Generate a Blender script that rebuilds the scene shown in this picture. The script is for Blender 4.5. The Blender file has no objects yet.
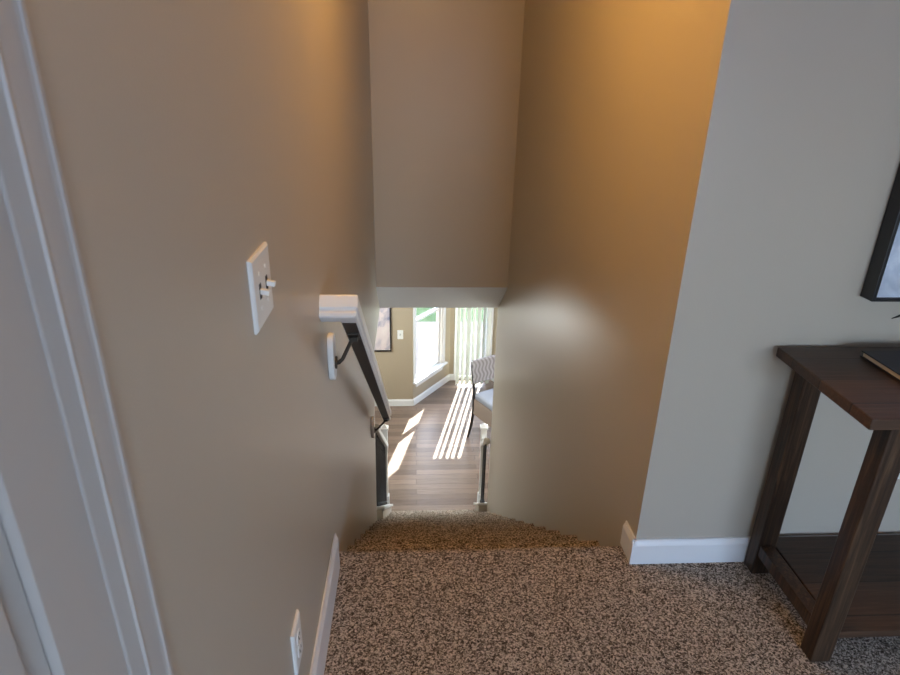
import bpy, bmesh, math, random
from mathutils import Vector, Matrix
random.seed(4)
S = bpy.context.scene
C = S.collection
# ------------------------------------------------------------------ camera
F_PX = 619.58
p, yw, rl = math.radians(23.3208), math.radians(3.41396), math.radians(1.26954)
fwd = Vector((math.sin(yw)*math.cos(p), math.cos(yw)*math.cos(p), -math.sin(p)))
rt = Vector((math.cos(yw), -math.sin(yw), 0)); up = rt.cross(fwd)
c_, s_ = math.cos(rl), math.sin(rl)
rx = c_*rt + s_*up; ux = -s_*rt + c_*up
cam_d = bpy.data.cameras.new('camera'); cam = bpy.data.objects.new('camera', cam_d); C.objects.link(cam)
M = Matrix((rx, ux, -fwd)).transposed().to_4x4(); M.translation = Vector((0, 0, 1.52))
cam.matrix_world = M
cam_d.sensor_width = 36; cam_d.lens = 36*F_PX/900; cam_d.clip_start = 0.02
cam_d.dof.use_dof = True; cam_d.dof.focus_distance = 2.6; cam_d.dof.aperture_fstop = 9
S.camera = cam
# ------------------------------------------------------------------ world, sun, lamps, exposure
S.view_settings.view_transform = 'Standard'; S.view_settings.look = 'None'
S.view_settings.gamma = 1; S.view_settings.use_curve_mapping = False
S.view_settings.exposure = 0.06
W = bpy.data.worlds.new('sky'); S.world = W; W.use_nodes = True
nt = W.node_tree; bgn = nt.nodes['Background']
sky = nt.nodes.new('ShaderNodeTexSky'); sky.sky_type = 'NISHITA'; sky.sun_disc = False
sky.sun_elevation = math.radians(48.5); sky.sun_rotation = math.radians(13)
nt.links.new(sky.outputs[0], bgn.inputs[0]); bgn.inputs[1].default_value = 1.6
def lamp(kind, name, loc, energy, color, **kw):
    l = bpy.data.lights.new(name, kind); l.energy = energy; l.color = color
    for k, v in kw.items(): setattr(l, k, v)
    o = bpy.data.objects.new(name, l); o.location = loc; C.objects.link(o); return o
sun = lamp('SUN', 'sun', (2, 12, 8), 25.0, (1.0, .95, .88), angle=math.radians(.6))
sun.rotation_euler = Vector((-.40, -1.75, -1.92)).to_track_quat('-Z', 'Y').to_euler()
# daylight entering by the loft's window behind the viewer
dl = lamp('AREA', 'loft_daylight', (1.45, -2.97, 1.05), 88, (.56, .69, 1.0), shape='RECTANGLE', size=1.5, size_y=1.3)
dl.rotation_euler = Vector((-.05, 1, -.45)).to_track_quat('-Z', 'Y').to_euler()
STAIR_LAMP = (-0.02, 1.93, 2.30)
sl = lamp('POINT', 'stair_ceiling_bulb', STAIR_LAMP, 29, (1.0, .52, .11), shadow_soft_size=.09)

# added out-of-view fill for soffit and stair walls (fixtures built further down)
LOWER_FILLS = [(-1.05, 6.1, -.80), (1.22, 5.25, -.85)]
for q, w_ in zip(LOWER_FILLS, (85, 75)): lamp('POINT', 'fill_bulb', q, w_, (.93, 1.0, .97), shadow_soft_size=.14)

# ------------------------------------------------------------------ materials
def lin(r, g, b):
    f = lambda v: (v/255/12.92) if v/255 <= .04045 else ((v/255+.055)/1.055)**2.4
    return (f(r), f(g), f(b), 1)
def mat(name, col, rough=.5, metal=0, spec=.5):
    m = bpy.data.materials.new(name); m.use_nodes = True
    b = m.node_tree.nodes['Principled BSDF']
    b.inputs['Base Color'].default_value = col; b.inputs['Roughness'].default_value = rough
    b.inputs['Metallic'].default_value = metal; b.inputs['Specular IOR Level'].default_value = spec
    return m
def N(m, t, **kw):
    n = m.node_tree.nodes.new(t)
    for k, v in kw.items(): setattr(n, k, v)
    return n
def L(m, a, b): m.node_tree.links.new(a, b)
def coords(m, scale=(1, 1, 1), rot=(0, 0, 0)):
    tc = N(m, 'ShaderNodeTexCoord'); mp = N(m, 'ShaderNodeMapping')
    mp.inputs['Scale'].default_value = scale; mp.inputs['Rotation'].default_value = rot
    L(m, tc.outputs['Object'], mp.inputs[0]); return mp.outputs[0]
def noise(m, vec, scale, detail=3, rough=.5, dist=0):
    n = N(m, 'ShaderNodeTexNoise'); n.inputs['Scale'].default_value = scale
    n.inputs['Detail'].default_value = detail; n.inputs['Roughness'].default_value = rough
    n.inputs['Distortion'].default_value = dist; L(m, vec, n.inputs['Vector']); return n
def ramp(m, fac, stops, interp='LINEAR'):
    r = N(m, 'ShaderNodeValToRGB'); r.color_ramp.interpolation = interp
    e = r.color_ramp.elements
    e[0].position, e[0].color = stops[0]; e[1].position, e[1].color = stops[-1]
    for ps, cl in stops[1:-1]:
        x = e.new(ps); x.color = cl
    L(m, fac, r.inputs[0]); return r.outputs[0]
def bump(m, h, strength, dist):
    b = N(m, 'ShaderNodeBump'); b.inputs['Strength'].default_value = strength; b.inputs['Distance'].default_value = dist
    L(m, h, b.inputs['Height']); L(m, b.outputs[0], m.node_tree.nodes['Principled BSDF'].inputs['Normal'])
def base(m, sock): L(m, sock, m.node_tree.nodes['Principled BSDF'].inputs['Base Color'])

def paint(name, col, rough=.36, b=.12):
    m = mat(name, col, rough, spec=.4)
    n = noise(m, coords(m), 260, 2); bump(m, n.outputs[0], b, .002); return m
M_wall = paint('tan_wall_paint', (.49, .436, .362, 1))
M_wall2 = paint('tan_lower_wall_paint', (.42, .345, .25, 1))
M_ceil = paint('white_ceiling_paint', (.86, .86, .85, 1), .6)
M_trim = mat('white_trim_paint', (.80, .80, .80, 1), .32)
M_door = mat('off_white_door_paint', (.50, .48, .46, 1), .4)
M_plate = mat('white_plastic', (.82, .82, .80, 1), .3)
M_slot = mat('dark_slot', (.02, .02, .02, 1), .6)
M_screw = mat('screw_metal', (.55, .52, .45, 1), .35, 1)

def carpet():
    m = mat('speckled_brown_carpet', (.2, .15, .12, 1), .95, spec=.1)
    v = coords(m)
    d = noise(m, v, 90, 2)
    mx = N(m, 'ShaderNodeMixRGB'); mx.inputs[0].default_value = .012; L(m, v, mx.inputs[1]); L(m, d.outputs['Color'], mx.inputs[2])
    vo = N(m, 'ShaderNodeTexVoronoi'); vo.inputs['Scale'].default_value = 250; L(m, mx.outputs[0], vo.inputs['Vector'])
    sp = N(m, 'ShaderNodeSeparateColor'); L(m, vo.outputs['Color'], sp.inputs[0])
    n2 = noise(m, v, 220, 3, .7)
    ad = N(m, 'ShaderNodeMath', operation='MULTIPLY_ADD'); L(m, sp.outputs[0], ad.inputs[0]); ad.inputs[1].default_value = .55
    ml = N(m, 'ShaderNodeMath', operation='MULTIPLY'); L(m, n2.outputs[0], ml.inputs[0]); ml.inputs[1].default_value = .5
    L(m, ml.outputs[0], ad.inputs[2])
    col = ramp(m, ad.outputs[0], [(.24, (.05, .034, .025, 1)), (.40, (.18, .135, .10, 1)), (.54, (.40, .32, .26, 1)), (.72, (.82, .70, .585, 1))])
    base(m, col)
    hh = N(m, 'ShaderNodeMath', operation='SUBTRACT'); L(m, n2.outputs[0], hh.inputs[0]); L(m, vo.outputs['Distance'], hh.inputs[1])
    bump(m, hh.outputs[0], 1.0, .006)
    return m
M_carpet = carpet()

def planks(name, cols, length=1.1, width=.09, along='X', rough=.25, gap=.004, grain=1.0, bumpd=.0015, spec=.5):
    m = mat(name, (.2, .1, .05, 1), rough, spec=spec)
    v = coords(m, rot=(0, 0, 0 if along == 'X' else math.pi/2))
    br = N(m, 'ShaderNodeTexBrick'); L(m, v, br.inputs['Vector'])
    br.inputs['Scale'].default_value = 1; br.inputs['Brick Width'].default_value = length; br.inputs['Row Height'].default_value = width
    br.inputs['Mortar Size'].default_value = gap/2; br.inputs['Color1'].default_value = (0, 0, 0, 1); br.inputs['Color2'].default_value = (1, 1, 1, 1)
    br.inputs['Mortar'].default_value = (.4, .4, .4, 1); br.offset = .37
    g = noise(m, coords(m, scale=((1.5, 28, 28) if along == 'X' else (28, 1.5, 28))), 3.0*grain, 6, .65, .6)
    mx = N(m, 'ShaderNodeMixRGB'); mx.inputs[0].default_value = .62; L(m, br.outputs['Color'], mx.inputs[1]); L(m, g.outputs[0], mx.inputs[2])
    col = ramp(m, mx.outputs[0], [(.25, cols[0]), (.5, cols[1]), (.75, cols[2])])
    dk = N(m, 'ShaderNodeMixRGB', blend_type='MULTIPLY'); L(m, br.outputs['Fac'], dk.inputs[0]); L(m, col, dk.inputs[1]); dk.inputs[2].default_value = (.25, .22, .2, 1)
    base(m, dk.outputs[0])
    h = N(m, 'ShaderNodeMath', operation='SUBTRACT'); L(m, g.outputs[0], h.inputs[0]); L(m, br.outputs['Fac'], h.inputs[1])
    bump(m, h.outputs[0], .5, bumpd)
    return m
M_floor = planks('oak_plank_floor', [(.10, .066, .046, 1), (.17, .115, .083, 1), (.26, .185, .14, 1)], rough=.34, spec=.4)
M_darkwood = planks('dark_stained_wood', [(.026, .013, .007, 1), (.07, .036, .02, 1), (.15, .08, .045, 1)], length=3, width=.125, rough=.42, gap=.005, spec=.4)
def legwood():
    m = mat('dark_stained_leg_wood', (.04, .02, .012, 1), .42, spec=.4)
    g = noise(m, coords(m, scale=(30, 30, 1.6)), 3, 6, .65, .8)
    base(m, ramp(m, g.outputs[0], [(.3, (.014, .008, .005, 1)), (.5, (.045, .024, .013, 1)), (.72, (.11, .062, .032, 1))]))
    bump(m, g.outputs[0], .3, .001); return m
M_leg = legwood()
M_iron = mat('black_iron', (.02, .02, .024, 1), .45, .3)
M_bronze = mat('dark_bronze', (.09, .08, .07, 1), .38, .7)
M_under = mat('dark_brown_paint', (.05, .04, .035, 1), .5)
M_black = mat('black_frame', (.012, .012, .013, 1), .35)
M_page = mat('cream_paper', (.72, .62, .48, 1), .8)
M_cover = mat('black_cloth_cover', (.012, .013, .02, 1), .5)
M_alu = mat('grey_vinyl', (.62, .64, .68, 1), .35)
M_soil = mat('soil', (.05, .03, .02, 1), .9)
M_leaf = mat('dark_leaf', (.012, .02, .012, 1), .5)
M_pot = mat('grey_ceramic', (.3, .29, .28, 1), .4)
def glass():
    m = bpy.data.materials.new('window_glass'); m.use_nodes = True; t = m.node_tree
    t.nodes.clear(); o = t.nodes.new('ShaderNodeOutputMaterial'); mx = t.nodes.new('ShaderNodeMixShader')
    tr = t.nodes.new('ShaderNodeBsdfTransparent'); tr.inputs[0].default_value = (.96, .98, .97, 1)
    gl = t.nodes.new('ShaderNodeBsdfGlossy'); gl.inputs['Roughness'].default_value = .02
    mx.inputs[0].default_value = .05
    t.links.new(tr.outputs[0], mx.inputs[1]); t.links.new(gl.outputs[0], mx.inputs[2])
    t.links.new(mx.outputs[0], o.inputs[0]); return m
M_glass = glass()
def slatmat():
    m = bpy.data.materials.new('white_blind_vinyl'); m.use_nodes = True; t = m.node_tree
    b = t.nodes['Principled BSDF']; b.inputs['Base Color'].default_value = (.62, .64, .58, 1); b.inputs['Roughness'].default_value = .5
    tl = t.nodes.new('ShaderNodeBsdfTranslucent'); tl.inputs[0].default_value = (.80, .86, .74, 1)
    mx = t.nodes.new('ShaderNodeMixShader'); mx.inputs[0].default_value = .06
    t.links.new(b.outputs[0], mx.inputs[1]); t.links.new(tl.outputs[0], mx.inputs[2])
    t.links.new(mx.outputs[0], t.nodes['Material Output'].inputs[0]); return m
M_slat = slatmat()
def art(name, stops, scale, seed):
    m = mat(name, (.6, .6, .6, 1), .35)
    v = coords(m, scale=(1, 1, .6)); n = noise(m, v, scale, 5, .6, 1.2); n.inputs['Scale'].default_value = scale
    base(m, ramp(m, n.outputs[0], stops)); return m
M_art = art('pink_and_slate_canvas', [(.34, (.16, .18, .30, 1)), (.43, (.42, .38, .44, 1)), (.52, (.66, .56, .55, 1)), (.7, (.74, .66, .62, 1))], 3.1, 1)
M_art2 = art('pale_blue_print', [(.3, (.10, .13, .2, 1)), (.42, (.42, .50, .62, 1)), (.55, (.66, .72, .82, 1)), (.7, (.8, .84, .9, 1))], 3.5, 2)
def fabric(name, a, b, scale):
    m = mat(name, a, .85, spec=.2)
    v = coords(m); w = N(m, 'ShaderNodeTexWave', wave_type='BANDS', bands_direction='X'); w.inputs['Scale'].default_value = scale
    w.inputs['Distortion'].default_value = 0; L(m, v, w.inputs['Vector'])
    sep = N(m, 'ShaderNodeSeparateXYZ'); L(m, v, sep.inputs[0])
    # wavy vertical stripes
    s = N(m, 'ShaderNodeMath', operation='MULTIPLY'); L(m, sep.outputs[2], s.inputs[0]); s.inputs[1].default_value = 48
    sn = N(m, 'ShaderNodeMath', operation='SINE'); L(m, s.outputs[0], sn.inputs[0])
    sm = N(m, 'ShaderNodeMath', operation='MULTIPLY_ADD'); L(m, sn.outputs[0], sm.inputs[0]); sm.inputs[1].default_value = .012; L(m, sep.outputs[0], sm.inputs[2])
    cb = N(m, 'ShaderNodeCombineXYZ'); L(m, sm.outputs[0], cb.inputs[0]); L(m, cb.outputs[0], w.inputs['Vector'])
    base(m, ramp(m, w.outputs['Fac'], [(.35, a), (.65, b)])); return m
M_wave = fabric('taupe_wave_fabric', (.24, .21, .22, 1), (.38, .35, .36, 1), 6.0)
M_taupe = mat('taupe_fabric', (.34, .27, .23, 1), .85, spec=.2)
M_cush = mat('grey_blue_cushion', (.34, .36, .43, 1), .8, spec=.2)
M_chairwood = mat('black_stained_chair_wood', (.022, .018, .018, 1), .4)
def lawnmat():
    m = mat('grass', (.1, .25, .06, 1), .9, spec=.1)
    n = noise(m, coords(m), 1.3, 6, .75); base(m, ramp(m, n.outputs[0], [(.3, (.015, .035, .012, 1)), (.5, (.03, .06, .024, 1)), (.7, (.055, .09, .04, 1))])); return m
M_lawn = lawnmat()
def patiomat():
    m = mat('concrete', (.5, .46, .45, 1), .85)
    n = noise(m, coords(m), 6, 5, .7); base(m, ramp(m, n.outputs[0], [(.3, (.045, .04, .042, 1)), (.7, (.08, .07, .075, 1))])); return m
M_patio = patiomat()

# ------------------------------------------------------------------ helpers
def obj(name, bm, m, parent=None, smooth=False, bevel=0, seg=2):
    bmesh.ops.recalc_face_normals(bm, faces=bm.faces[:])
    me = bpy.data.meshes.new(name); bm.to_mesh(me); bm.free()
    for x in (m if isinstance(m, (list, tuple)) else [m]): me.materials.append(x)
    if smooth:
        for f in me.polygons: f.use_smooth = True
    o = bpy.data.objects.new(name, me); C.objects.link(o)
    if parent: o.parent = parent
    if bevel:
        b = o.modifiers.new('bevel', 'BEVEL'); b.width = bevel; b.segments = seg; b.limit_method = 'ANGLE'; b.angle_limit = math.radians(40)
        if smooth: pass
    return o
def box(bm, x0, x1, y0, y1, z0, z1, mi=0, mtx=None):
    vs = [bm.verts.new((x, y, z)) for x in (x0, x1) for y in (y0, y1) for z in (z0, z1)]
    if mtx: 
        for v in vs: v.co = mtx @ v.co
    for q in ((0, 1, 3, 2), (4, 6, 7, 5), (0, 4, 5, 1), (2, 3, 7, 6), (0, 2, 6, 4), (1, 5, 7, 3)):
        f = bm.faces.new([vs[i] for i in q]); f.material_index = mi
    return vs
def B(*a, **k):
    bm = bmesh.new(); box(bm, *a, **k); return bm
def prism(bm, pts, fn, caps=True, mi=0):
    """pts: 2D outline; fn(p, t) -> 3D for t = 0, 1"""
    r = [[bm.verts.new(fn(q, t)) for q in pts] for t in (0, 1)]
    n = len(pts); side = []
    for i in range(n):
        f = bm.faces.new((r[0][i], r[0][(i+1) % n], r[1][(i+1) % n], r[1][i])); f.material_index = mi; side.append(f)
    if caps:
        for k in r:
            f = bm.faces.new(k); f.material_index = mi
    return side
def cyl(bm, a, b, r0, r1=None, n=16):
    a = Vector(a); b = Vector(b); r1 = r0 if r1 is None else r1
    d = (b-a).normalized(); u = d.orthogonal().normalized(); w = d.cross(u)
    rs = []
    for c, r in ((a, r0), (b, r1)):
        rs.append([bm.verts.new(c+(u*math.cos(t*2*math.pi/n)+w*math.sin(t*2*math.pi/n))*r) for t in range(n)])
    for i in range(n): bm.faces.new((rs[0][i], rs[0][(i+1) % n], rs[1][(i+1) % n], rs[1][i]))
    bm.faces.new(rs[0]); bm.faces.new(rs[1])
def tube(bm, pts, rad, n=10):
    pts = [Vector(q) for q in pts]; rs = []
    for i, q in enumerate(pts):
        d = (pts[min(i+1, len(pts)-1)]-pts[max(i-1, 0)]).normalized()
        u = d.cross(Vector((0.1, 1, .2))).normalized(); w = d.cross(u)
        r = rad[i] if isinstance(rad, (list, tuple)) else rad
        rs.append([bm.verts.new(q+(u*math.cos(t*2*math.pi/n)+w*math.sin(t*2*math.pi/n))*r) for t in range(n)])
    for a, b in zip(rs, rs[1:]):
        for i in range(n): bm.faces.new((a[i], a[(i+1) % n], b[(i+1) % n], b[i]))
    bm.faces.new(rs[0]); bm.faces.new(rs[-1])
def empty(name, loc=(0, 0, 0), rz=0):
    o = bpy.data.objects.new(name, None); o.location = loc; o.rotation_euler = (0, 0, rz); o.empty_display_size = .1; C.objects.link(o); return o
def tag(o, label, cat, group=None, kind=None):
    o['label'] = label; o['category'] = cat
    if group: o['group'] = group
    if kind: o['kind'] = kind
    return o
def st(name, bm, m, parent=None, **k):
    o = obj(name, bm, m, parent, **k)
    if not parent: o['kind'] = 'structure'
    return o
def XL(y): return -.265-.008*(max(y, 0)-1.3) if y > 1.3 else -.265
def XR(y): return .732-.0215*(y-1.6)
ZF = -2.7          # lower floor
ZC = -.26          # lower ceiling
ZT = 2.46          # upper ceiling
SL = .774
def nose(y): return -(y-1.69)*SL

# ------------------------------------------------------------------ structure: upper storey
# left wall, with a doorway beside the viewer and an opening over the balustrade
bm = bmesh.new()
def lw(pts): prism(bm, pts, lambda q, t: (XL(q[0]) - .12*t, q[0], q[1]))
lw([(.385, -.26), (1.3, -.26), (1.3, ZT), (.385, ZT)])
lw([(1.3, ZF), (3.62, ZF), (3.62, -1.3), (3.80, ZC), (4.80, ZC), (4.80, ZT), (1.3, ZT)])
lw([(-.43, 2.06), (.385, 2.06), (.385, ZT), (-.43, ZT)])
lw([(-2.8, -.26), (-.43, -.26), (-.43, ZT), (-2.8, ZT)])
st('wall_left', bm, M_wall)
# wall right of the stairwell: faces the viewer, then turns down the stairs
bm = bmesh.new()
fp = [(.732, 1.598), (3.6, 1.598), (3.6, 1.72), (XR(1.72)+.12, 1.72), (XR(4.7)+.12, 4.7), (XR(4.7), 4.7)]
prism(bm, fp, lambda q, t: (q[0], q[1], -.30 if t == 0 else ZT))
fp2 = [(XR(1.72), 1.72), (XR(1.72)+.12, 1.72), (XR(4.7)+.12, 4.7), (XR(4.7), 4.7)]
prism(bm, fp2, lambda q, t: (q[0], q[1], ZF if t == 0 else -.30))
st('wall_right', bm, M_wall)
# bulkhead that hangs over the stairs, with its sloping white soffit
bm = bmesh.new()
sd = prism(bm, [(4.30, .063), (4.70, -.247), (4.82, -.247), (4.82, ZT), (4.30, ZT)], lambda q, t: ((XL(q[0]) if t == 0 else XR(q[0])), q[0], q[1]))
sd[0].material_index = 1; sd[1].material_index = 1
st('wall_bulkhead', bm, [M_wall, M_ceil])
st('ceiling', B(-.5, 3.7, -2.95, 4.9, ZT, ZT+.1), M_ceil)
# rear wall of the loft with a window, and the far right wall
bm = bmesh.new()
box(bm, -.4, .65, -2.92, -2.8, -.26, ZT); box(bm, 2.25, 3.6, -2.92, -2.8, -.26, ZT)
box(bm, .65, 2.25, -2.92, -2.8, -.26, .35); box(bm, .65, 2.25, -2.92, -2.8, 1.75, ZT)
st('wall_rear', bm, M_wall)
st('wall_far_right', B(3.6, 3.72, -2.92, 1.72, -.26, ZT), M_wall)
# upper carpet: bull-nosed at the head of the stairs
bm = bmesh.new()
pr = [(-2.8, -.26), (-2.8, 0), (1.655, 0)] + [(1.662+.028*math.sin(a), -.028+.028*math.cos(a)) for a in [math.pi*k/8 for k in range(1, 9)]] + [(1.645, -.06), (1.645, -.26)]
prism(bm, pr, lambda q, t: (-.265 if t == 0 else .735, q[0], q[1]))
box(bm, .735, 3.6, -2.8, 1.598, -.26, 0)
st('floor', bm, M_carpet)

# ------------------------------------------------------------------ structure: lower storey
st('floor', B(-3.4, 3.4, 1.3, 8.32, ZF-.1, ZF), M_floor)
bm = bmesh.new()
prism(bm, [(-3.4, 4.82), (3.4, 4.82), (3.4, 7.56), (1.74, 7.56), (1.16, 8.29), (.45, 8.29), (-.13, 7.50), (-3.4, 7.50)], lambda q, t: (q[0], q[1], ZC+.22*t))
box(bm, -3.4, XL(4.8)-.12, 1.3, 4.82, ZC, ZC+.22); box(bm, XR(1.72)+.12, 3.4, 1.72, 4.82, ZC, ZC+.22)
st('ceiling', bm, M_ceil)
st('wall_lower_left', B(-3.4, -3.28, 1.3, 7.427, ZF, ZC), M_wall2)
st('wall_lower_right', B(3.28, 3.4, 1.6, 7.427, ZF, ZC), M_wall2)
bm = bmesh.new(); box(bm, -3.4, -.42, 1.3, 1.42, ZF, ZC); box(bm, .86, 3.4, 1.6, 1.72, ZF, ZC)
st('wall_lower_front', bm, M_wall2)
A = Vector((-.043, 7.427)); Bp = Vector((.487, 8.181)); C2 = Vector((1.12, 8.181)); D2 = Vector((1.65, 7.427))
st('wall_lower_back', B(-3.4, A.x, 7.427, 7.57, ZF, ZC), M_wall2)
def facet(P, Q, holes):
    """wall slab from P to Q (room side), outward on the left of P->Q; holes = (s0, s1, z0, z1)"""
    d = (Q-P); Ln = d.length; d /= Ln; n = Vector((-d.y, d.x))
    bm = bmesh.new()
    def piece(s0, s1, z0, z1):
        prism(bm, [(s0, 0), (s1, 0), (s1, .11), (s0, .11)], lambda q, t: (P.x+d.x*q[0]+n.x*q[1], P.y+d.y*q[0]+n.y*q[1], z0 if t == 0 else z1))
    if not holes: piece(0, Ln, ZF, ZC)
    for (s0, s1, z0, z1) in holes:
        piece(0, s0, ZF, ZC); piece(s1, Ln, ZF, ZC)
        if z0 > ZF: piece(s0, s1, ZF, z0)
        piece(s0, s1, z1, ZC)
    return bm, d, n
wz0, wz1 = ZF+.36, ZF+2.33
bm, dA, nA = facet(A, Bp, [(0.06, .72, wz0, wz1)]); st('wall_bay_left', bm, M_wall2)
bm, dB, nB = facet(Bp, C2, [(.12, .56, ZF, ZF+2.33)]); st('wall_bay_middle', bm, M_wall2)
bm, dC, nC = facet(C2, D2, [(.20, .83, wz0, wz1)]); st('wall_bay_right', bm, M_wall2)
bm = bmesh.new(); box(bm, D2.x, 1.9, 7.427, 7.57, ZF, ZC); box(bm, 3.2, 3.4, 7.427, 7.57, ZF, ZC)
box(bm, 1.9, 3.2, 7.427, 7.57, ZF, ZF+.9); box(bm, 1.9, 3.2, 7.427, 7.57, ZF+2.1, ZC)
st('wall_lower_back', bm, M_wall2)

def window(P, d, n, s0, s1, z0, z1, name):
    """double-hung window: casing, jamb, two sashes, panes, stool, apron"""
    e = empty(name, (0, 0, 0)); e['kind'] = 'structure'
    def b(bm, a0, a1, o0, o1, zz0, zz1):
        prism(bm, [(a0, o0), (a1, o0), (a1, o1), (a0, o1)], lambda q, t: (P.x+d.x*q[0]+n.x*q[1], P.y+d.y*q[0]+n.y*q[1], zz0 if t == 0 else zz1))
    bm = bmesh.new(); c = .055
    b(bm, s0-c, s0, -.016, -.001, z0, z1+c); b(bm, s1, s1+c, -.016, -.001, z0, z1+c); b(bm, s0, s1, -.016, -.001, z1, z1+c)
    b(bm, s0, s1, -.014, -.001, z0-.10, z0-.03)
    obj('casing', bm, M_trim, e, bevel=.003)
    bm = bmesh.new(); b(bm, s0-c-.01, s1+c+.02, -.055, -.0005, z0-.028, z0); b(bm, s0, s1, 0, .10, z0-.02, z0+.001)
    obj('sill', bm, M_trim, e, bevel=.004)
    bm = bmesh.new(); b(bm, s0, s0+.014, 0, .10, z0, z1); b(bm, s1-.014, s1, 0, .10, z0, z1); b(bm, s0+.014, s1-.014, 0, .10, z1-.018, z1)
    obj('jamb', bm, M_trim, e)
    zm = ZF+1.19
    for (q0, q1, o0) in ((z0+.001, zm+.02, .035), (zm-.02, z1-.019, .066)):
        bm = bmesh.new(); a0, a1 = s0+.015, s1-.015; f = .034
        b(bm, a0, a0+f, o0, o0+.03, q0, q1); b(bm, a1-f, a1, o0, o0+.03, q0, q1)
        b(bm, a0+f, a1-f, o0, o0+.03, q0, q0+f); b(bm, a0+f, a1-f, o0, o0+.03, q1-f, q1)
        sh = obj('sash', bm, M_trim, e, bevel=.003)
        bm = bmesh.new(); b(bm, a0+f, a1-f, o0+.013, o0+.017, q0+f, q1-f); obj('pane', bm, M_glass, sh)
    return e
window(A, dA, nA, .06, .72, wz0, wz1, 'window_1')
window(C2, dC, nC, .20, .83, wz0, wz1, 'window_2')
# glazed patio door in the middle of the bay
e = empty('door_2'); e['kind'] = 'structure'
x0, x1 = Bp.x+.12, Bp.x+.56
bm = bmesh.new(); box(bm, x0-.055, x0, 8.165, 8.18, ZF, ZF+2.385); box(bm, x1, x1+.055, 8.165, 8.18, ZF, ZF+2.385); box(bm, x0, x1, 8.165, 8.18, ZF+2.33, ZF+2.385)
obj('casing', bm, M_trim, e, bevel=.003)
bm = bmesh.new(); box(bm, x0, x0+.035, 8.20, 8.24, ZF, ZF+2.33); box(bm, x1-.035, x1, 8.20, 8.24, ZF, ZF+2.33); box(bm, x0+.035, x1-.035, 8.20, 8.24, ZF, ZF+.05); box(bm, x0+.035, x1-.035, 8.20, 8.24, ZF+2.28, ZF+2.33)
obj('leaf_frame', bm, M_trim, e, bevel=.003)
obj('pane', B(x0+.035, x1-.035, 8.218, 8.222, ZF+.05, ZF+2.28), M_glass, e)
# loft window behind the viewer
e = empty('window_3'); e['kind'] = 'structure'
bm = bmesh.new(); box(bm, .65, .70, -2.9, -2.83, .35, 1.75); box(bm, 2.2, 2.25, -2.9, -2.83, .35, 1.75); box(bm, .70, 2.2, -2.9, -2.83, .35, .4); box(bm, .70, 2.2, -2.9, -2.83, 1.7, 1.75); box(bm, 1.42, 1.48, -2.9, -2.83, .4, 1.7)
obj('frame', bm, M_trim, e)
obj('pane', B(.70, 2.2, -2.87, -2.865, .4, 1.7), M_glass, e)

# ------------------------------------------------------------------ baseboards
def bb_profile(h=.098, t=.013): return [(0, 0), (t, 0), (t, h-.022), (t-.003, h-.014), (t-.006, h-.008), (t-.007, h), (0, h)]
def baseboard(name, P, Q, z, m=M_trim, h=.098, t=.013, ext=0):
    """profile stands on the right-hand side of P->Q"""
    P = Vector(P); Q = Vector(Q); d = (Q-P).normalized(); n = Vector((d.y, -d.x)); P = P+n*.0005; Q = Q+n*.0005
    bm = bmesh.new()
    prism(bm, bb_profile(h, t), lambda q, k: ((P if k == 0 else Q+d*ext).x+n.x*q[0], (P if k == 0 else Q+d*ext).y+n.y*q[0], z+q[1]))
    return bm
bm = baseboard('', (-.265, .47), (-.265, 1.60), 0, h=.142, t=.012); st('baseboard_left', bm, M_trim)
bm = baseboard('', (3.6, 1.598), (.732, 1.598), 0) if False else baseboard('', (.719, 1.598), (3.6, 1.598), 0)
o = st('baseboard_right', bm, M_trim)
bm = bmesh.new()
pr_ = bb_profile(.098)
prism(bm, pr_, lambda q, k: (.7315-q[0], 1.585 if k == 0 else 1.688, q[1]))
st('baseboard_stair_corner', bm, M_trim)
st('baseboard_lower_back', baseboard('', (-3.2, 7.427), (A.x, 7.427), ZF, h=.10), M_trim)
st('baseboard_bay_left', baseboard('', A, Bp, ZF, h=.10), M_trim)
st('baseboard_bay_middle', baseboard('', Bp, (Bp.x+.065, 8.181), ZF, h=.10), M_trim)
st('baseboard_bay_right', baseboard('', C2, D2, ZF, h=.10), M_trim)

# ------------------------------------------------------------------ door beside the viewer
bm = bmesh.new()
# colonial casing profile: (distance from the outer edge, thickness)
prof = [(0, 0), (0, .0125), (.0015, .014), (.007, .0142), (.0085, .0155), (.010, .0142), (.014, .0135), (.036, .0132), (.0405, .0150), (.0425, .0150), (.044, .0130), (.052, .0122), (.0625, .0112), (.064, .0105), (.064, 0)]
prism(bm, prof, lambda q, t: (-.2645+q[1], .465-q[0], 0 if t == 0 else 2.125))
prism(bm, prof, lambda q, t: (-.2645+q[1], -.51+q[0], 0 if t == 0 else 2.125))
prism(bm, prof, lambda q, t: (-.2645+q[1], (.401 if t == 0 else -.446), 2.125-q[0]))
st('trim_1', bm, M_door)
e = empty('door_1'); e['kind'] = 'structure'
bm = bmesh.new(); box(bm, -.385, -.2655, .330, .3845, 0, 2.05); box(bm, -.2655, -.2550, .330, .4005, 0, 2.05); box(bm, -.385, -.2655, -.4295, -.411, 0, 2.05); box(bm, -.385, -.2655, -.411, .330, 2.032, 2.0595)
obj('jamb', bm, M_door, e)
bm = bmesh.new()
def leafbox(y0, y1, z0, z1, x1=-.2575): box(bm, -.303, x1, y0, y1, z0, z1)
ys = (-.408, -.30, -.085, .005, .195, .302)
zs = (.012, .24, .82, .98, 1.62, 1.75, 1.92, 2.028)
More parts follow.
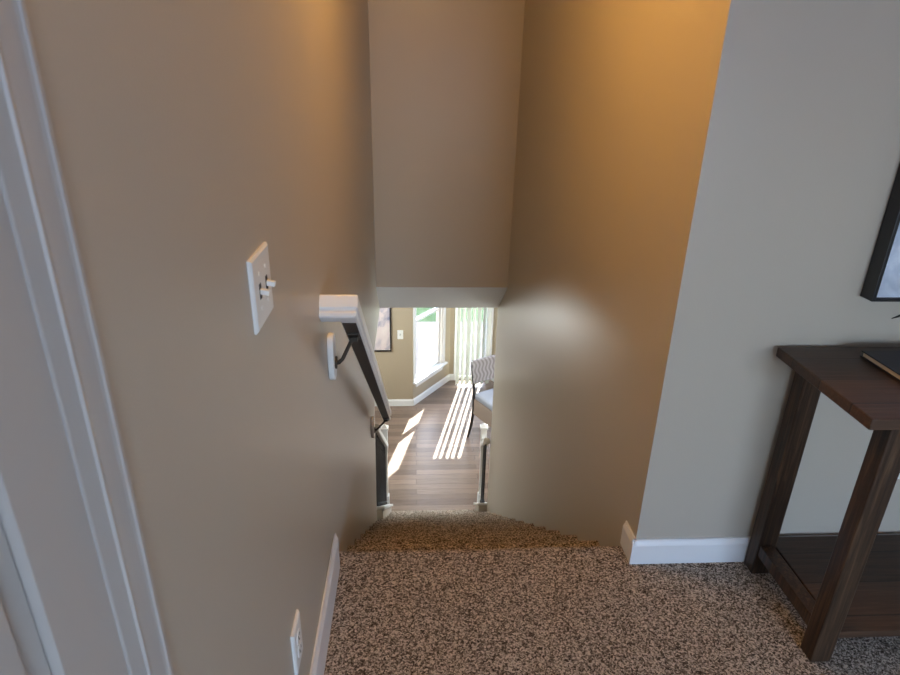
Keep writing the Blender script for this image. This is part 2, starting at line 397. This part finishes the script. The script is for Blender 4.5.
# stiles, rails
leafbox(ys[0], ys[1], zs[0], zs[7]); leafbox(ys[4], ys[5], zs[0], zs[7]); leafbox(ys[2], ys[3], zs[0], zs[7])
for (a, b) in ((ys[1], ys[2]), (ys[3], ys[4])):
    for (z0, z1) in ((zs[0], zs[1]), (zs[2], zs[3]), (zs[4], zs[5]), (zs[6], zs[7])): leafbox(a, b, z0, z1)
    for (z0, z1) in ((zs[1], zs[2]), (zs[3], zs[4]), (zs[5], zs[6])):
        leafbox(a, b, z0, z1, -.2640)
        # raised field
        r0 = [bm.verts.new((-.2640, y, z)) for y, z in ((a+.02, z0+.02), (b-.02, z0+.02), (b-.02, z1-.02), (a+.02, z1-.02))]
        r1 = [bm.verts.new((-.2600, y, z)) for y, z in ((a+.045, z0+.045), (b-.045, z0+.045), (b-.045, z1-.045), (a+.045, z1-.045))]
        for i in range(4): bm.faces.new((r0[i], r0[(i+1) % 4], r1[(i+1) % 4], r1[i]))
        bm.faces.new(r1)
box(bm, -.303, -.2625, .3025, .328, .012, 2.028)
obj('panelled_leaf', bm, M_door, e, bevel=.001)
bm = bmesh.new(); cyl(bm, (-.268, -.36, .95), (-.262, -.36, .95), .03); cyl(bm, (-.262, -.36, .95), (-.225, -.36, .95), .01); cyl(bm, (-.235, -.36, .95), (-.205, -.36, .95), .02, .026)
obj('door_knob', bm, M_screw, e, bevel=.003)

# ------------------------------------------------------------------ staircase
stairs = tag(empty('staircase', (.2, 1.69, 0)), 'carpeted brown staircase descending between two tan walls', 'stairs')
for k in range(1, 14):
    bm = bmesh.new()
    y = 1.69+.2555*k; z = -.1929*k; y0 = 1.69+.2555*(k-1)-.043; zb = max(z-.15, ZF+.001)
    rr = .042; yc_ = y-rr; zc_ = z-rr; y0 -= .02
    pr = [(y0, zb), (y0, zc_+rr*.60)] + [(yc_+rr*math.sin(a), zc_+rr*math.cos(a)) for a in [math.radians(-53+13*j) for j in range(13)]] + [(y-.055, zc_-rr), (y-.055, zb if k == 13 else z-.205)]
    if k < 13: pr[0] = (y0, z-.205)
    def clip(pts, yc_, keep_below):
        out = []
        for a, b in zip(pts, pts[1:]+pts[:1]):
            ia = (a[0] <= yc_) == keep_below; ib = (b[0] <= yc_) == keep_below
            if ia: out.append(a)
            if ia != ib:
                f = (yc_-a[0])/(b[0]-a[0]); out.append((yc_, a[1]+f*(b[1]-a[1])))
        return out
    cuts = [-9, 3.70, 4.70, 9]
    for c0, c1 in zip(cuts, cuts[1:]):
        q_ = clip(clip(pr, c1, True), c0, False)
        if len(q_) < 3: continue
        mid = (c0+c1)/2
        prism(bm, q_, lambda q, t: ((XL(q[0])+.001 if c0 < 0 else -.2455) if t == 0 else (XR(q[0])-.001 if c1 < 5 else .5855), q[0], q[1]))
    s = obj('step', bm, M_carpet, stairs)
    s.location = -Vector(stairs.location)

# ------------------------------------------------------------------ balustrades at the foot of the stairs
def balustrade(side, y0, xc, xin, xout, n_bal, label, rail_wall_y):
    r = empty('balustrade', (xc, y0, nose(y0)))
    tag(r, label, 'railing')
    off = -Vector(r.location)
    y1 = 5.02
    def add(name, bm, m, par=r, **k):
        o = obj(name, bm, m, par, **k)
        if par is r: o.location = off
        return o
    lo, hi = min(xin, xout), max(xin, xout)
    cl, ch = lo-.0, hi
    # curb wall
    bm = bmesh.new()
    prism(bm, [(y0, ZF+.001), (y1-.03, ZF+.001), (y1-.03, nose(y1-.03)+.10), (y0, nose(y0)+.10)], lambda q, t: ((lo+.012) if t == 0 else (hi-.012), q[0], q[1]))
    add('curb_wall', bm, M_wall)
    bm = bmesh.new()
    prism(bm, [(y0+.001, nose(y0)+.101), (y1, nose(y1)+.101), (y1, nose(y1)+.128), (y0+.001, nose(y0)+.128)], lambda q, t: (lo-.006 if t == 0 else hi+.006, q[0], q[1]))
    add('curb_cap', bm, M_trim, bevel=.006)
    # newel
    yn = 4.95; zt = nose(yn)+1.01; w = .024
    bm = bmesh.new(); zb = nose(yn)+.10
    box(bm, xc-w-.006, xc+w+.006, yn-w-.006, yn+w+.006, zb, zb+.14)
    box(bm, xc-w+.004, xc+w-.004, yn-w+.004, yn+w-.004, zb+.14, zt-.20)
    box(bm, xc-w-.002, xc+w+.002, yn-w-.002, yn+w+.002, zt-.26, zt-.02)
    nw = add('newel_post', bm, M_trim, bevel=.004)
    bm = bmesh.new(); box(bm, xc-w-.012, xc+w+.012, yn-w-.012, yn+w+.012, zt-.02, zt-.004)
    v = [bm.verts.new((xc+a*(w+.006), yn+b*(w+.006), zt-.004)) for a, b in ((-1, -1), (1, -1), (1, 1), (-1, 1))]; tp = bm.verts.new((xc, yn, zt+.03))
    for i in range(4): bm.faces.new((v[i], v[(i+1) % 4], tp))
    o = obj('newel_cap', bm, M_trim, nw, bevel=.002)
    # handrail
    bm = bmesh.new()
    hp = [(-.028, 0), (.028, 0), (.034, .02), (.030, .042), (.022, .06), (-.022, .06), (-.030, .042), (-.034, .02)]
    ya, yb = rail_wall_y+.001, yn-w
    prism(bm, hp, lambda q, t: (xc+q[0], ya if t == 0 else yb, nose(ya if t == 0 else yb)+.78+q[1]))
    add('handrail', bm, M_trim)
    # balusters
    for i in range(n_bal):
        yy = yn-.075-(i)*(yn-.075-y0-.06)/max(n_bal-1, 1)
        bm = bmesh.new(); box(bm, xc-.0075, xc+.0075, yy-.0075, yy+.0075, nose(yy)+.118, nose(yy)+.79)
        box(bm, xc-.0135, xc+.0135, yy-.0135, yy+.0135, nose(yy)+.118, nose(yy)+.155)
        add('baluster', bm, M_iron)
    return r
balustrade(-1, 3.70, -.292, -.235, -.325, 11, 'white balustrade with black balusters below the left wall, past the wall handrail', 3.74)
balustrade(1, 4.70, .632, .575, .690, 3, 'short white balustrade with black balusters beyond the right wall, beside the chair', 4.70)

# ------------------------------------------------------------------ wall handrail
hr = tag(empty('handrail', (-.185, 1.64, .9)), 'white wall-mounted handrail sloping down the left wall', 'handrail')
off = -Vector(hr.location)
xc, yc, zc = -.1895, 1.620, .874
dd = Vector((0, .791, -.612)); vv = Vector((0, .612, .791)); P0 = Vector((xc, yc, zc))
pf = [(-.020, 0), (.020, 0), (.0245, .004), (.0265, .014), (.0225, .019), (.0225, .024), (.0285, .029), (.0285, .060), (.026, .066), (.018, .068), (-.018, .068), (-.026, .066), (-.0285, .060), (-.0285, .029), (-.0225, .024), (-.0225, .019), (-.0265, .014), (-.0245, .004)]
ye = 3.44
bm = bmesh.new()
ux_ = Vector((1, 0, 0))
rings = [[P0-dd*u+vv*v+ux_*(XL(1.65)+.0005-xc) for u, v in pf], [P0+ux_*u-dd*u+vv*v for u, v in pf], [P0+ux_*u+vv*v+dd*2.34 for u, v in pf]]
rv = [[bm.verts.new(q) for q in r] for r in rings]
for a, b in zip(rv, rv[1:]):
    for i in range(len(pf)): bm.faces.new((a[i], a[(i+1) % len(pf)], b[(i+1) % len(pf)], b[i]))
bm.faces.new(rv[0]); bm.faces.new(rv[-1])
obj('rail', bm, M_trim, hr, bevel=.0015).location = off
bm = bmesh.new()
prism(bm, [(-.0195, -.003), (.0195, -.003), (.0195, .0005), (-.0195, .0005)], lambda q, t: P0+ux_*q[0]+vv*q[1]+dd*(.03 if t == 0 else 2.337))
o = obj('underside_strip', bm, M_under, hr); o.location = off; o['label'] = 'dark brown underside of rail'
def zrail(y): return zc-SL*(y-yc)
def bracket(yb, zr, tall, hgt):
    """mounting block + arm + saddle at y = yb"""
    xw = XL(yb)+.0005
    bm = bmesh.new(); pts = []
    w, h = .034, hgt/2
    for i in range(28):
        a = 2*math.pi*i/28; cx_, cz_ = math.cos(a), math.sin(a)
        pts.append((w*math.copysign(abs(cx_)**.7, cx_), h*math.copysign(abs(cz_)**.7, cz_)))
    zm = zr-.066
    prism(bm, pts, lambda q, t: (xw+(.019 if t else 0), yb+q[0], zm+q[1]))
    b = obj('mounting_block', bm, M_trim, hr, bevel=.004); b.location = off
    zu = zrail(yb)-.004
    bm = bmesh.new()
    cyl(bm, (xw+.019, yb, zm-.02), (xw+.024, yb, zm-.02), .02)
    tube(bm, [(xw+.022, yb, zm-.02), (xw+.030, yb, zm-.02), (xw+.042, yb, zm-.008), (xc-.010, yb, zu-.022), (xc-.002, yb, zu-.012), (xc, yb, zu-.004)], [.008, .007, .006, .006, .007, .007])
    o = obj('bracket_arm', bm, M_bronze, hr, smooth=True); o.location = off
    bm = bmesh.new()
    prism(bm, [(-.017, 0), (.017, 0), (.017, -.005), (-.017, -.005)], lambda q, t: Vector((xc+q[0], yb, zu-.0008))+vv*q[1]+dd*(-.035 if t == 0 else .035))
    box(bm, xc-.012, xc+.012, yb-.012, yb+.012, zu-.016, zu-.002)
    s = obj('bracket_saddle', bm, M_bronze, hr, bevel=.001); s.location = off
def zrail(y): return zc-SL*(y-yc)
bracket(1.745, zrail(1.745)-.008, .1, .152)
bracket(3.38, zrail(3.38)+.0, .1, .15)

# ------------------------------------------------------------------ switch and outlets
def plate_shape(w, h, t, M4):
    bm = bmesh.new(); r = .004
    a = [bm.verts.new(M4 @ Vector((x*w/2, 0, z*h/2))) for x, z in ((-1, -1), (1, -1), (1, 1), (-1, 1))]
    b = [bm.verts.new(M4 @ Vector((x*w/2, -t*.55, z*h/2))) for x, z in ((-1, -1), (1, -1), (1, 1), (-1, 1))]
    c = [bm.verts.new(M4 @ Vector((x*(w/2-r), -t, z*(h/2-r)))) for x, z in ((-1, -1), (1, -1), (1, 1), (-1, 1))]
    for q, k in ((a, b), (b, c)):
        for i in range(4): bm.faces.new((q[i], q[(i+1) % 4], k[(i+1) % 4], k[i]))
    bm.faces.new(a); bm.faces.new(c); return bm
def fixture(name, loc, rz, w, h, kind, label, cat, n=1, up_=True):
    e = tag(empty(name, loc, rz), label, cat)
    t = .007; I = Matrix.Identity(4)
    pl = obj('cover_plate', plate_shape(w, h, t, I), M_plate, e)
    for i in range(n):
        xo = (i-(n-1)/2)*.046
        if kind == 'switch':
            bm = B(xo-.006, xo+.006, -t-.0008, -t+.001, -.013, .013); obj('switch_slot', bm, M_slot, e)
            mt = Matrix.Translation((xo, -t, 0)) @ Matrix.Rotation(math.radians(-8 if up_ else 9), 4, 'X')
            bm = bmesh.new(); box(bm, -.0045, .0045, -.015, .001, -.0045, .0045, mtx=mt); obj('toggle', bm, M_plate, e, bevel=.0012)
            for z in (-.03, .03):
                bm = bmesh.new(); cyl(bm, (xo, -t+.0005, z), (xo, -t-.0012, z), .0035, n=12); obj('screw', bm, M_plate, e)
        else:
            for z in (-.0195, .0195):
                bm = bmesh.new(); pts = []
                for k in range(20):
                    a = 2*math.pi*k/20; pts.append((.0165*math.copysign(min(1, abs(math.cos(a))*1.15), math.cos(a)), .0145*math.sin(a)))
                prism(bm, pts, lambda q, tt: (q[0], -t+.001-.003*tt, z+q[1])); rc = obj('receptacle', bm, M_plate, e)
                bm = bmesh.new(); box(bm, -.0075, -.0055, -t-.0025, -t-.0018, z-.002, z+.007); box(bm, .0055, .0075, -t-.0025, -t-.0018, z-.002, z+.006); cyl(bm, (0, -t-.0018, z-.008), (0, -t-.0025, z-.008), .0024, n=10)
                obj('slots', bm, M_slot, rc)
            bm = bmesh.new(); cyl(bm, (0, -t+.0005, 0), (0, -t-.0012, 0), .003, n=12); obj('screw', bm, M_screw, e)
    return e
# the plate's back is at local y = 0 and it faces local -y
fixture('light_switch', (-.2648, 1.012, 1.177), math.pi/2, .122, .124, 'switch', 'white two-gang light switch plate on the left stairwell wall', 'light switch', n=2, up_=False)
fixture('wall_outlet', (-.2648, .998, .36), math.pi/2, .073, .118, 'outlet', 'white wall outlet low on the left wall above the baseboard', 'outlet')
fixture('wall_outlet', (1.560, 1.5978, .385), 0, .080, .118, 'outlet', 'white wall outlet behind the dark console table', 'outlet')
fixture('light_switch', (-.205, 7.4268, -1.645), 0, .075, .125, 'switch', 'small white light switch on the lower room wall, right of the picture', 'light switch')

# ------------------------------------------------------------------ console table
tb = tag(empty('console_table', (1.8, 1.38, 0)), 'dark stained wooden console table with a low shelf', 'table')
off = -Vector(tb.location)
def tp(name, bm, m, bevel=.003, par=tb):
    o = obj(name, bm, m, par, bevel=bevel)
    if par is tb: o.location = off
    return o
TX0, TX1 = 1.043, 2.50
bm = bmesh.new()
prism(bm, [(TX0, 1.176), (TX1, 1.176), (TX1, 1.583), (TX0, 1.583)], lambda q, t: (q[0], q[1], .776 if t == 0 else .806))
tp('tabletop', bm, M_darkwood, .0035)
lx0, lx1 = 1.113, 1.173
for (a, b) in ((lx0, lx1), (2.377, 2.437)):
    for (y0, y1) in ((1.192, 1.245), (1.528, 1.582)):
        tp('leg', B(a, b, y0, y1, 0, .7755), M_leg, .004)
tp('apron', B(lx1, 2.377, 1.535, 1.57, .70, .7755), M_leg, .002)
tp('shelf', B(lx1+.0005, 2.3765, 1.196, 1.578, .088, .112), M_darkwood, .002)
for (a, b) in ((lx0+.004, lx1-.012), (2.389, 2.433)):
    tp('side_rail', B(a, b, 1.2455, 1.5275, .078, .122), M_leg, .003)
# book
bk = tag(empty('book', (1.45, 1.40, .806), math.radians(0)), 'large black book lying flat on the console table', 'book')
obj('back_cover', B(-.165, .165, -.13, .13, .0005, .0035), M_cover, bk, bevel=.001)
obj('page_block', B(-.160, .160, -.125, .125, .0036, .0155), M_page, bk)
obj('front_cover', B(-.165, .165, -.13, .13, .0156, .0185), M_cover, bk, bevel=.001)
bk.location = (1.408, 1.385, .8062)
# plant: one leaf reaches into view
pt = tag(empty('potted_plant', (1.68, 1.33, .8062)), 'dark leafy potted plant on the console table, right of the book', 'plant')
bm = bmesh.new(); cyl(bm, (0, 0, .0005), (0, 0, .13), .05, .07, 28); obj('pot', bm, M_pot, pt, bevel=.004)
bm = bmesh.new(); cyl(bm, (0, 0, .13), (0, 0, .133), .064, .064, 28); obj('soil', bm, M_soil, pt)
def leaf(base_, tip, wid, sag):
    b = Vector(base_); t = Vector(tip); bm = bmesh.new(); n = 12; rows = []
    sd = (t-b).cross(Vector((0, 0, 1))).normalized()
    for i in range(n+1):
        f = i/n; c = b.lerp(t, f)+Vector((0, 0, sag*math.sin(math.pi*f)))
        w = wid*math.sin(math.pi*min(1, .06+f*.94))**.8+.0008
        rows.append([c-sd*w+Vector((0, 0, .35*w)), c, c+sd*w+Vector((0, 0, .35*w))])
    for dz in (0, -.0012):
        vs = [[bm.verts.new(q+Vector((0, 0, dz))) for q in r] for r in rows]
        for a, c in zip(vs, vs[1:]):
            for k in range(2): bm.faces.new((a[k], a[k+1], c[k+1], c[k]))
    obj('leaf', bm, M_leaf, pt, smooth=True)
leaf((-.01, 0, .13), (-.478, .07, .160), .030, .07)
for i in range(9):
    a = -2.4+i*.62; R_ = .20+.05*random.random()
    leaf((.02*math.cos(a), .02*math.sin(a), .13), (R_*math.cos(a), min(.12, R_*math.sin(a)), .25+.15*random.random()), .03, .06)
# picture above the table
pc = tag(empty('framed_picture', (1.555, 1.597, 1.35)), 'black framed pale blue print on the wall above the console table', 'picture')
fx0, fx1, fz0, fz1 = -.30, .30, -.393, .393
bm = bmesh.new(); w = .011; d0, d1 = -.050, -.0005
box(bm, fx0, fx0+w, d0, d1, fz0, fz1); box(bm, fx1-w, fx1, d0, d1, fz0, fz1); box(bm, fx0+w, fx1-w, d0, d1, fz0, fz0+w); box(bm, fx0+w, fx1-w, d0, d1, fz1-w, fz1)
obj('frame', bm, M_black, pc, bevel=.0015)
obj('print', B(fx0+w, fx1-w, -.043, -.034, fz0+w, fz1-w), M_art2, pc)

# ------------------------------------------------------------------ lower room furnishings
pc2 = tag(empty('framed_picture', (-.62, 7.4265, -1.44)), 'pink and slate canvas picture on the lower room wall, past the left wall end', 'picture')
bm = bmesh.new(); fx, fz = .30, .43
box(bm, -fx, -fx+.018, -.035, -.0005, -fz, fz); box(bm, fx-.018, fx, -.035, -.0005, -fz, fz); box(bm, -fx+.018, fx-.018, -.035, -.0005, -fz, -fz+.018); box(bm, -fx+.018, fx-.018, -.035, -.0005, fz-.018, fz)
obj('frame', bm, M_black, pc2, bevel=.002)
obj('canvas', B(-fx+.018, fx-.018, -.030, -.004, -fz+.018, fz-.018), M_art, pc2)
# vertical blinds
vb = tag(empty('vertical_blinds', (.82, 7.99, ZF)), 'white vertical blinds, slats half open, over the glazed door', 'blinds')
obj('headrail', B(-.27, .25, -.025, .03, 2.36, 2.40), M_plate, vb, bevel=.003)
for i in range(7):
    x = -.225+i*.072
    bm = bmesh.new(); n = 6
    ph = math.radians((38, 36, 46, 33, 44, 35, 40)[i])
    for dd in (0, .0012):
        pass
    pts = []
    for k in range(n+1):
        u = (k/n-.5)*.089; b_ = .006*(1-(2*k/n-1)**2); pts.append((u, b_))
    pts2 = pts + [(u, b_-.0012) for u, b_ in reversed(pts)]
    du = Vector((math.sin(ph), math.cos(ph))); dn = Vector((-du.y, du.x))
    prism(bm, pts2, lambda q, t: (x+du.x*q[0]+dn.x*q[1], du.y*q[0]+dn.y*q[1], .03 if t == 0 else 2.36))
    obj('slat', bm, M_slat, vb)
# upholstered chair
hd = math.radians(30)          # seat faces -Y turned a little to +X
ch = tag(empty('dining_chair', (1.015, 6.45, ZF), hd), 'dining chair with wave-patterned fabric back by the glazed door', 'chair')
def cp(name, bm, m, **k): return obj(name, bm, m, ch, **k)
hw = .235
for sx in (-1, 1):
    bm = bmesh.new(); tube(bm, [(sx*hw, .33, 0.0), (sx*(hw), .27, .2), (sx*hw, .228, .46), (sx*hw, .240, .72), (sx*(hw+.005), .29, 1.02)], [.014, .018, .021, .018, .015], 8)
    cp('back_post', bm, M_chairwood, smooth=True)
    bm = bmesh.new(); tube(bm, [(sx*(hw-.035), -.18, 0), (sx*(hw-.035), -.19, .38)], [.014, .021], 8)
    cp('leg', bm, M_chairwood, smooth=True)
cp('seat_frame', B(-hw-.01, hw+.01, -.235, .235, .38, .60), M_taupe, bevel=.02, seg=3)
cp('seat_cushion', B(-hw-.012, hw+.012, -.245, .215, .601, .685), M_cush, bevel=.03, seg=4)
bm = bmesh.new()
nn = 8; rows = []
for k in range(2):
    pass
outl = [(.243, .79), (.262, .93), (.288, 1.07), (.335, 1.07), (.31, .93), (.292, .79)]
prism(bm, outl, lambda q, t: ((-hw-.012) if t == 0 else (hw+.012), q[0]-.012, q[1]))
cp('backrest', bm, M_wave, bevel=.016, seg=4)
# ceiling light over the stairs, its bulb is the lamp defined at the top
cl = tag(empty('ceiling_light', (STAIR_LAMP[0], STAIR_LAMP[1], ZT)), 'round flush ceiling light above the stairwell', 'light')
bm = bmesh.new(); cyl(bm, (0, 0, -.03), (0, 0, -.0005), .14, .15, 32); obj('canopy', bm, M_bronze, cl, bevel=.003)

for q in LOWER_FILLS:  # pendants added out of view to house the fill lights
    lf = tag(empty('added_pendant', (q[0], q[1], ZC)), 'added white glass pendant fill light in the lower room, ' + ('left' if q[0] < 0 else 'right') + ' of the stairs', 'light')
    dz = q[2]-ZC
    bm = bmesh.new(); cyl(bm, (0, 0, -.02), (0, 0, -.0005), .06, .065, 24); obj('canopy', bm, M_bronze, lf)
    bm = bmesh.new(); cyl(bm, (0, 0, dz+.16), (0, 0, -.02), .006, n=8); obj('stem', bm, M_bronze, lf)
    bm = bmesh.new(); n = 28; ro = [.03, .07, .12, .15, .16]; zo = [.16, .15, .12, .07, .0]
    rg = [[bm.verts.new((r*math.cos(2*math.pi*k/n), r*math.sin(2*math.pi*k/n), dz+z+.09)) for k in range(n)] for r, z in zip(ro, zo)]
    for a, b in zip(rg, rg[1:]):
        for k in range(n): bm.faces.new((a[k], a[(k+1) % n], b[(k+1) % n], b[k]))
    bm.faces.new(rg[0]); o = obj('shade', bm, M_plate, lf, smooth=True); sd_ = o.modifiers.new('thick', 'SOLIDIFY'); sd_.thickness = .004

# ------------------------------------------------------------------ outdoors
st('ground_patio', B(-6, 8, 8.7, 10.9, -3.0, -2.86), M_patio)
st('ground_lawn', B(-30, 30, 10.9, 45, -3.1, -2.9), M_lawn)
# soft green hedge past the lawn
bm = bmesh.new()
for i in range(46):
    x = -20+i*.9+random.uniform(-.2, .2); r = random.uniform(.9, 1.5)
    mt = Matrix.Translation((x, 24+random.uniform(-.6, .6), -2.9+r*.8)) @ Matrix.Diagonal((1, 1, random.uniform(1.2, 2.2), 1))
    g = bmesh.ops.create_icosphere(bm, subdivisions=3, radius=r, matrix=mt)
    for v in g['verts']: v.co += Vector((random.uniform(-.09, .09), random.uniform(-.09, .09), random.uniform(-.09, .09)))
hg = obj('hedge', bm, M_lawn); tag(hg, 'long green hedge beyond the lawn outside the bay', 'hedge', kind='stuff')
